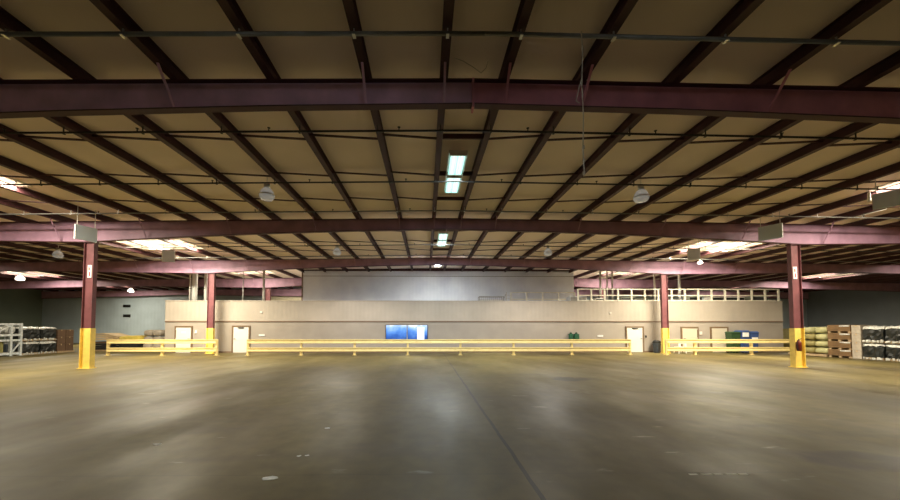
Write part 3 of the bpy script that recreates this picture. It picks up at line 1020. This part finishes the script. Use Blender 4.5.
for i in range(1, 12):
    xx = -hw + 2 * hw * i / 12
    b.bar((xx, -.3, .03), (xx, -.3, .58), .012, .012)
for i in range(1, 5):
    b.bar((-hw, -.3, .03 + .11 * i), (hw, -.3, .03 + .11 * i), .012, .012)
b.build('wire_mesh', M['deck'], t)
MB().box(-hw + .06, hw - .06, -.24, .24, 0.0, .34).build('liner', M['pale_pole'], t)

POLES = [(187, 25.6, 0.05, 'pale_pole', 'thin pale pole on the office roof, leftmost'), (193.5, 25.8, 0.19, 'white', 'thick white duct pipe on the office roof left of the near column'), (204.6, 25.6, 0.10, 'white', 'white pipe on the office roof just left of the dark red column'),
         (242.2, 25.6, 0.028, 'white', 'very thin white pole on the office roof above the left white door'), (263, 26.2, 0.085, 'pale_pole', 'pale pole on the office roof beside the distant mauve column'),
         (601.2, 25.8, 0.075, 'pale_pole', 'pale pole behind the roof handrail, leftmost of three close together'), (608, 25.8, 0.045, 'pale_pole', 'thin pale pole behind the roof handrail, middle of three close together'), (613.2, 26.2, 0.06, 'pale_pole', 'pale pole behind the roof handrail, rightmost of three close together'),
         (655.6, 25.6, 0.06, 'pale_pole', 'pale pole behind the roof handrail just left of the right column'), (680.6, 25.4, 0.085, 'white', 'white pole behind the roof handrail just right of the right column')]
for px, y, r, m, lb in POLES:
    x = ax(px, y)
    o = MB().tube((0, 0, 0), (0, 0, rtop(x) + PUR - 0.03 - zr), r, 14).build('roof_pole', M[m], None, True)
    o.location = (x, y, zr)
    # keep clear of purlins
    near = min(PXS, key=lambda q: abs(q - x))
    if abs(near - x) < r + 0.08:
        o.location.x = near + math.copysign(r + 0.085, x - near)
    tag(o, lb, 'pole')
for px, w, h, y, m, lb in ((577, 1.3, 0.5, 26.0, 'white', 'low white unit behind the left end of the roof edge handrail'), (598, 0.7, 0.34, 25.7, 'pale_pole', 'small pale unit behind the roof handrail below the three poles'), (626, 1.1, 0.42, 25.9, 'machine_green', 'grey-green unit behind the roof handrail right of the three poles'),
                           (640, 0.9, 0.36, 26.1, 'machine_green', 'lower grey-green unit behind the roof handrail near the right column'), (693, 1.0, 0.46, 25.7, 'machine_green', 'grey-green unit behind the roof handrail right of the white pole'), (725, 2.6, 0.48, 26.2, 'pale_pole', 'long pale duct box behind the right part of the roof handrail'),
                           (757, 1.2, 0.5, 25.8, 'machine_green', 'grey-green unit near the right end of the roof handrail')):
    x = ax(px, y)
    t = thing('rooftop_unit', lb, 'machine', (x, y, zr + 0.004))
    MB().box(-w / 2, w / 2, -0.35, 0.35, 0.04, h, 0.02).build('casing', M[m], t)
    MB().box(-w / 2 + .05, w / 2 - .05, -0.37, -0.352, 0.12, h - 0.08).build('grille', M['dark_metal'] if m != 'white' else M['deck'], t)
    MB().box(-w / 2 + .02, w / 2 - .02, -0.3, 0.3, 0.0, 0.04).build('skid', M['rubber'], t)

# ------------------------------------------------------------------ stored goods


def pallet_mb(w, d):
    b = MB()
    for i in range(5):
        x = -w / 2 + w * (i + 0.5) / 5
        b.box(x - w * 0.08, x + w * 0.08, -d / 2, d / 2, 0.10, 0.125)
    for y in (-d / 2 + 0.05, 0, d / 2 - 0.05):
        b.box(-w / 2, w / 2, y - 0.045, y + 0.045, 0.022, 0.10)
        b.box(-w / 2, w / 2, y - 0.05, y + 0.05, 0.0, 0.022)
    return b


def wrapped_load(x, y, z, w, d, h, seed, label, grp):
    t = thing('wrapped_load', label, 'pallet load', (x, y, z), 0, grp)
    pallet_mb(w, d).build('pallet', M['wood'], t)
    rnd = random.Random(seed)
    # lumpy black body
    b = MB()
    nx, nz = 9, 5
    secs = []
    for j in range(nz + 1):
        zz = 0.125 + (h - 0.125) * j / nz
        ring = []
        k = 1.0 - 0.06 * (j == nz) - 0.03 * (j == 0)
        for i in range(nx):
            ring.append((-w / 2 * k + w * k * i / (nx - 1), -d / 2 * k + rnd.uniform(-.02, .05), zz + (rnd.uniform(-.03, .03) if 0 < j < nz else 0)))
        for i in range(1, 5):
            ring.append((w / 2 * k + rnd.uniform(-.05, .02), -d / 2 * k + d * k * i / 5, zz))
        for i in range(nx):
            ring.append((w / 2 * k - w * k * i / (nx - 1), d / 2 * k, zz))
        for i in range(1, 5):
            ring.append((-w / 2 * k + rnd.uniform(-.02, .05), d / 2 * k - d * k * i / 5, zz))
        secs.append(ring)
    b.loft(secs).build('black_wrap', M['black_wrap'], t)
    # white film cap with ragged skirt
    b = MB()
    n = 26
    top, sk = [], []
    for i in range(n):
        a = 2 * math.pi * i / n
        cx, cy = math.cos(a), math.sin(a)
        e = max(abs(cx), abs(cy))
        px_, py_ = cx / e * (w / 2 + 0.02), cy / e * (d / 2 + 0.02)
        top.append((px_ * 0.96, py_ * 0.96, h + 0.03 + rnd.uniform(0, .05)))
        sk.append((px_ * 1.03, py_ * 1.03, h - rnd.uniform(0.0, 0.09)))
    b.loft([sk, top, [(p[0] * 0.55, p[1] * 0.55, h + 0.05 + rnd.uniform(0, .09)) for p in top]])
    b.build('white_film', M['white_film'], t)
    # crinkled film along the pallet
    b = MB()
    for i in range(7):
        xx = -w / 2 + w * (i + rnd.uniform(.2, .8)) / 7
        s = rnd.uniform(.02, .06)
        b.box(xx - s, xx + s, -d / 2 - 0.05, -d / 2 - 0.02, 0.01 + rnd.uniform(0, .04), 0.08 + rnd.uniform(0, .12))
    b.crumple(0.012, seed).build('loose_film', M['white_film'], t)
    return t


def carton(x, y, z, w, d, h, m, label, group=None, name='carton', rz=0):
    t = thing(name, label, 'box', (x, y, z), rz, group)
    MB().box(-w / 2, w / 2, -d / 2, d / 2, 0, h, 0.012).build('body', M[m], t)
    MB().box(-0.035, 0.035, -d / 2 - 0.003, d / 2 + 0.003, h - 0.10, h + 0.003).build('tape', M['wood'], t)
    return t


# left side: a row of goods standing along the side aisle, its near faces on one line
AL = -25.9
HALFPI = math.pi / 2
for i, (ya, yb, wd) in enumerate(((22.26, 23.22, 'nearest the silver rack'), (23.30, 24.26, 'nearest the brown cartons'))):
    w = yb - ya
    wrapped_load(AL - 0.55, (ya + yb) / 2, 0, w, 1.0, 0.76, 10 + i, 'black wrapped pallet load at left, bottom tier, %s' % wd, 'black wrapped loads at left').rotation_euler.z = HALFPI
    wrapped_load(AL - 0.55, (ya + yb) / 2, 0.90, w, 0.96, 0.82, 20 + i, 'black wrapped pallet load at left, upper tier, %s' % wd, 'black wrapped loads at left').rotation_euler.z = HALFPI
# silver rack
t = thing('metal_rack', 'silver metal frame rack at the far left edge of the view', 'rack', (AL - 0.5, 21.4, 0), HALFPI)
hw = 0.74
for sx in (-hw, 0.22, hw):
    for y in (-0.45, 0.45):
        q = MB().bar((sx, y, 0.02), (sx, y, 2.05), 0.12, 0.12).build('upright', M['silver'], t)
        MB().box(sx - 0.10, sx + 0.10, y - 0.10, y + 0.10, 0, 0.02).build('foot', M['silver'], q)
for z in (0.14, 0.98, 1.30, 1.98):
    for y in (-0.45, 0.45):
        MB().bar((-hw, y, z), (hw, y, z), 0.08, 0.12).build('beam', M['silver'], t)
for z in (0.20, 1.36):
    MB().box(-hw, hw, -0.40, 0.40, z, z + 0.03).build('shelf', M['deck'], t)
for a, c in (((0.22, 0.2), (hw, 0.95)), ((-hw, 1.35), (0.22, 1.95))):
    MB().bar((a[0], -0.53, a[1]), (c[0], -0.53, c[1]), 0.04, 0.07).build('brace', M['silver'], t)
carton(AL - 0.5, 21.12, 0.232, 0.55, 0.6, 0.66, 'olive', 'olive box on the lower shelf of the silver rack', None, 'carton', HALFPI)
carton(AL - 0.5, 21.80, 0.232, 0.45, 0.55, 0.5, 'bin_grey', 'dark box on the lower shelf of the silver rack, nearer the wrapped loads', None, 'carton', HALFPI)
for k, (yy, lb) in enumerate(((21.05, 'nearer the camera'), (21.75, 'farther from the camera'))):
    o = MB().pillow(-0.33, 0.33, -0.30, 0.30, 0, 0.46, 40 + k).build('film_bundle', M['white_film'], None, True)
    o.location = (AL - 0.5, yy, 1.392)
    tag(o, 'crinkled white film bundle on the upper shelf of the silver rack, %s' % lb, 'bundle')
for i, yy in enumerate((24.62, 25.18)):
    for j in range(3):
        carton(AL - 0.42, yy, 0.12 + j * 0.51, 0.53, 0.7, 0.50, 'carton', 'brown carton in the stack left of the left column, %s column, %s' % (('nearer', 'farther')[i], ('bottom', 'middle', 'top')[j]), 'brown cartons by the left column', 'carton', HALFPI)
t = thing('wooden_pallet', 'wooden pallet under the brown cartons left of the left column', 'pallet', (AL - 0.45, 24.9, 0), HALFPI)
pallet_mb(1.14, 0.9).build('deck', M['wood'], t)
t.scale = (1, 1, 0.95)

# low goods behind the left guardrail
t = thing('board_stack', 'low stack of tan boards behind the left guardrail, beside the column', 'stack', (ax(109, 26.5), 26.5, 0))
pallet_mb(2.1, 1.2).build('pallet', M['wood'], t)
for j in range(4):
    MB().box(-1.05 + .02 * j, 1.1 - .03 * j, -.6, .6, 0.127 + j * 0.16, 0.127 + j * 0.16 + 0.10).build('dark_bundle', M['rubber'] if j < 3 else M['carton'], t)
for j in range(4):
    b = MB().loft([[(-1.25, -.65, .79 + j * .14), (-1.25, .65, .79 + j * .14), (-1.25, .65, .86 + j * .14), (-1.25, -.65, .86 + j * .14)],
                   [(0.2, -.65, .85 + j * .14), (0.2, .65, .85 + j * .14), (0.2, .65, .95 + j * .14), (0.2, -.65, .95 + j * .14)],
                   [(1.15, -.65, .73 + j * .12), (1.15, .65, .73 + j * .12), (1.15, .65, .79 + j * .12), (1.15, -.65, .79 + j * .12)]])
    b.build('board', M['tan_board'], t)
t = thing('tarp_bundle', 'yellow tarp bundle lying on a pallet behind the left guardrail', 'bundle', (ax(135, 26.3), 26.3, 0))
pallet_mb(1.5, 1.1).build('pallet', M['wood'], t)
MB().box(-0.7, 0.7, -.5, .5, 0.127, 0.78, 0.03).build('dark_core', M['rubber'], t)
MB().pillow(-0.85, 0.85, -.6, .6, 0.72, 1.18, 5).build('tarp', M['yellow_tarp'], t, True)
for k, (dx, z, lb) in enumerate(((-0.36, 0.13, 'lower left'), (0.36, 0.13, 'lower right'), (-0.36, 0.63, 'middle left'), (0.36, 0.63, 'middle right'), (-0.33, 1.13, 'top left'), (0.34, 1.13, 'top right'))):
    o = MB().pillow(-0.31, 0.31, -.5, .5, 0, 0.48, 60 + k).build('bulk_bag', M['grey_bag'], None, True)
    o.location = (ax(156.5, 26.3) + dx, 26.3, z)
    tag(o, 'grey-brown bulging bag in the pile by the office corner at left, %s' % lb, 'bag')
t = thing('wooden_pallet', 'wooden pallet under the grey-brown bags beside the office corner', 'pallet', (ax(156.5, 26.3), 26.3, 0))
pallet_mb(1.5, 1.1).build('deck', M['wood'], t)

# right side: the same kind of row along the other aisle
AR = 24.5
TIER = ['bottom', 'second', 'third', 'top']
for j in range(4):
    for si, (yy, sd) in enumerate(((20.92, 'nearer'), (21.66, 'middle'), (22.40, 'farther'))):
        k = 0.92 if j == 3 else 1.0
        olive = si > 0 and j < 3
        o = MB().pillow(-.56, .56, -.35 * k, .35 * k, 0, 0.415, 100 + j * 3 + si).build('filled_sack', M['sack_side'] if olive else M['sack'], None, True)
        o.location = (AR + 0.6, yy, 0.13 + j * 0.425)
        tag(o, 'bulging %s sack in the pile by the right column, %s stack, %s layer' % ('olive' if olive else 'pale green', sd, TIER[j]), 'sack', 'sacks by the right column')
t = thing('wooden_pallet', 'wooden pallet under the sack pile right of the right column', 'pallet', (AR + 0.6, 21.66, 0), -HALFPI)
pallet_mb(2.2, 1.2).build('deck', M['wood'], t)
for j in range(4):
    t = thing('wooden_crate', 'wide brown crate right of the sacks, %s in its stack' % TIER[j].replace('second', 'second from the bottom').replace('third', 'third from the bottom'), 'crate', (AR + 0.55, 19.93, j * 0.485), -HALFPI, 'brown crates')
    MB().box(-0.56, 0.56, -.5, .5, 0.10, 0.48, 0.01).build('body', M['crate'], t)
    b = MB()
    for z in (0.16, 0.29, 0.42):
        b.box(-0.565, 0.565, -.52, -.5, z - 0.05, z + 0.05)
    b.build('slat', M['crate'], t)
    MB().box(-0.56, -0.42, -.48, .48, 0, 0.10).box(-0.07, 0.07, -.48, .48, 0, 0.10).box(0.42, 0.56, -.48, .48, 0, 0.10).build('skid', M['wood'], t)
    MB().box(0.05, 0.54, -.54, -.52, 0.38, 0.45).crumple(0.01, j).build('white_tag', M['white_film'], t)
for j in range(4):
    carton(AR + 0.5, 19.12, j * 0.48, 0.42, 0.9, 0.475, 'grey_bag', 'taupe carton in the narrow stack between brown crates and black loads, %s' % (TIER[j] + ' one'), 'taupe cartons', 'carton', -HALFPI)
for i, (ya, yb, wd) in enumerate(((17.98, 18.84, 'nearest the cartons'), (17.02, 17.90, 'nearest the picture edge'))):
    w = yb - ya
    wrapped_load(AR + 0.55, (ya + yb) / 2, 0, w, 1.0, 0.80, 210 + i, 'black wrapped pallet load at far right, bottom tier, %s' % wd, 'black wrapped loads at right').rotation_euler.z = -HALFPI
    wrapped_load(AR + 0.55, (ya + yb) / 2, 0.93, w, 0.96, 0.82, 220 + i, 'black wrapped pallet load at far right, upper tier, %s' % wd, 'black wrapped loads at right').rotation_euler.z = -HALFPI

# things stored just behind the right column / office corner
carton(ax(789, 25.4), 25.4, 0, 0.6, 0.6, 0.95, 'sack_side', 'olive carton at the right corner of the office, behind the column', None)
carton(ax(789, 25.4), 25.4, 0.955, 0.5, 0.5, 0.75, 'sack', 'pale carton standing on the olive carton behind the right column', None)

# ------------------------------------------------------------------ floor litter
for k, (px, py, w, l, lb) in enumerate(((269.5, 474.7, 0.20, 0.075, 'largest white paper scrap on the floor left of the crack'), (299, 453.5, 0.07, 0.035, 'tiny white scrap on the floor, left of a close pair'), (307, 453, 0.06, 0.03, 'tiny white scrap on the floor, right of a close pair'),
                                        (157, 441.5, 0.15, 0.05, 'small pale scrap on the floor farthest to the left'), (327.5, 426.5, 0.12, 0.05, 'small pale scrap on the floor nearest the office'), (253, 498, 0.15, 0.03, 'pale scrap at the bottom edge of the view'))):
    dpt = F * EYE / (py - 328)
    p = at(px, py, dpt)
    b = MB()
    rnd = random.Random(k)
    n = 9
    ring = []
    for i in range(n):
        a = 2 * math.pi * i / n
        r = rnd.uniform(0.7, 1.1)
        ring.append((math.cos(a) * w / 2 * r, math.sin(a) * l / 2 * r * 1.6))
    b.loft([[(x_, y_, 0.001) for x_, y_ in ring], [(x_ * 0.97, y_ * 0.97, 0.002 + 0.002 * (i % 3)) for i, (x_, y_) in enumerate(ring)]])
    o = b.build('paper_scrap', M['paper'])
    o.location = (p.x, p.y, 0)
    tag(o, lb, 'scrap')
p = at(719, 473.3, F * EYE / (473.3 - 328))
b = MB()
for k in range(5):
    b.box(-0.36 + k * 0.15, -0.36 + k * 0.15 + 0.10 + 0.03 * (k % 2), -0.018, 0.018, 0.0005, 0.002)
o = b.build('floor_tape', M['tape'])
o.location = (p.x, p.y, 0)
tag(o, 'worn broken strip of pale tape on the floor at lower right', 'tape')

# ------------------------------------------------------------------ light given by the lamps
world = bpy.data.worlds.new('world')
S.world = world
world.use_nodes = True
world.node_tree.nodes['Background'].inputs[0].default_value = (0.6, 0.62, 0.65, 1)
world.node_tree.nodes['Background'].inputs[1].default_value = 0.05


def lamp(name, kind, loc, energy, col, **kw):
    d = bpy.data.lights.new(name, kind)
    d.energy = energy
    d.color = col
    for k, v in kw.items():
        setattr(d, k, v)
    o = bpy.data.objects.new(name, d)
    o.location = loc
    COL.objects.link(o)
    return o


# daylight coming down through the skylights
for x, y, ly, e in SKYLIGHTS:
    lamp('daylight_through_skylight', 'AREA', (x, y, rtop(x) + PUR - 0.05), e, (1.0, 0.90, 0.68), shape='RECTANGLE', size=3.5, size_y=ly)
# the fluorescent fixtures on the ridge
for y, e in ((10.55, TUBE_POWER * 0.08), (18.4, TUBE_POWER * 0.6)):
    lamp('fluorescent_glow', 'AREA', (RIDGE - 0.05, y, TOP - 0.11), e, (0.88, 0.97, 1.0), shape='RECTANGLE', size=0.5, size_y=2.6)
# the high bay lamps
for i, (x, y, lb) in enumerate(LAMPS[:4]):
    lamp('high_bay_light', 'SPOT', (x, y, rtop(x) - 0.66), HB_POWER * (0.1 if i < 2 else 1.0), (1.0, 0.95, 0.86), spot_size=math.radians(175), spot_blend=0.7, shadow_soft_size=0.23)
S.view_settings.exposure = 1.38
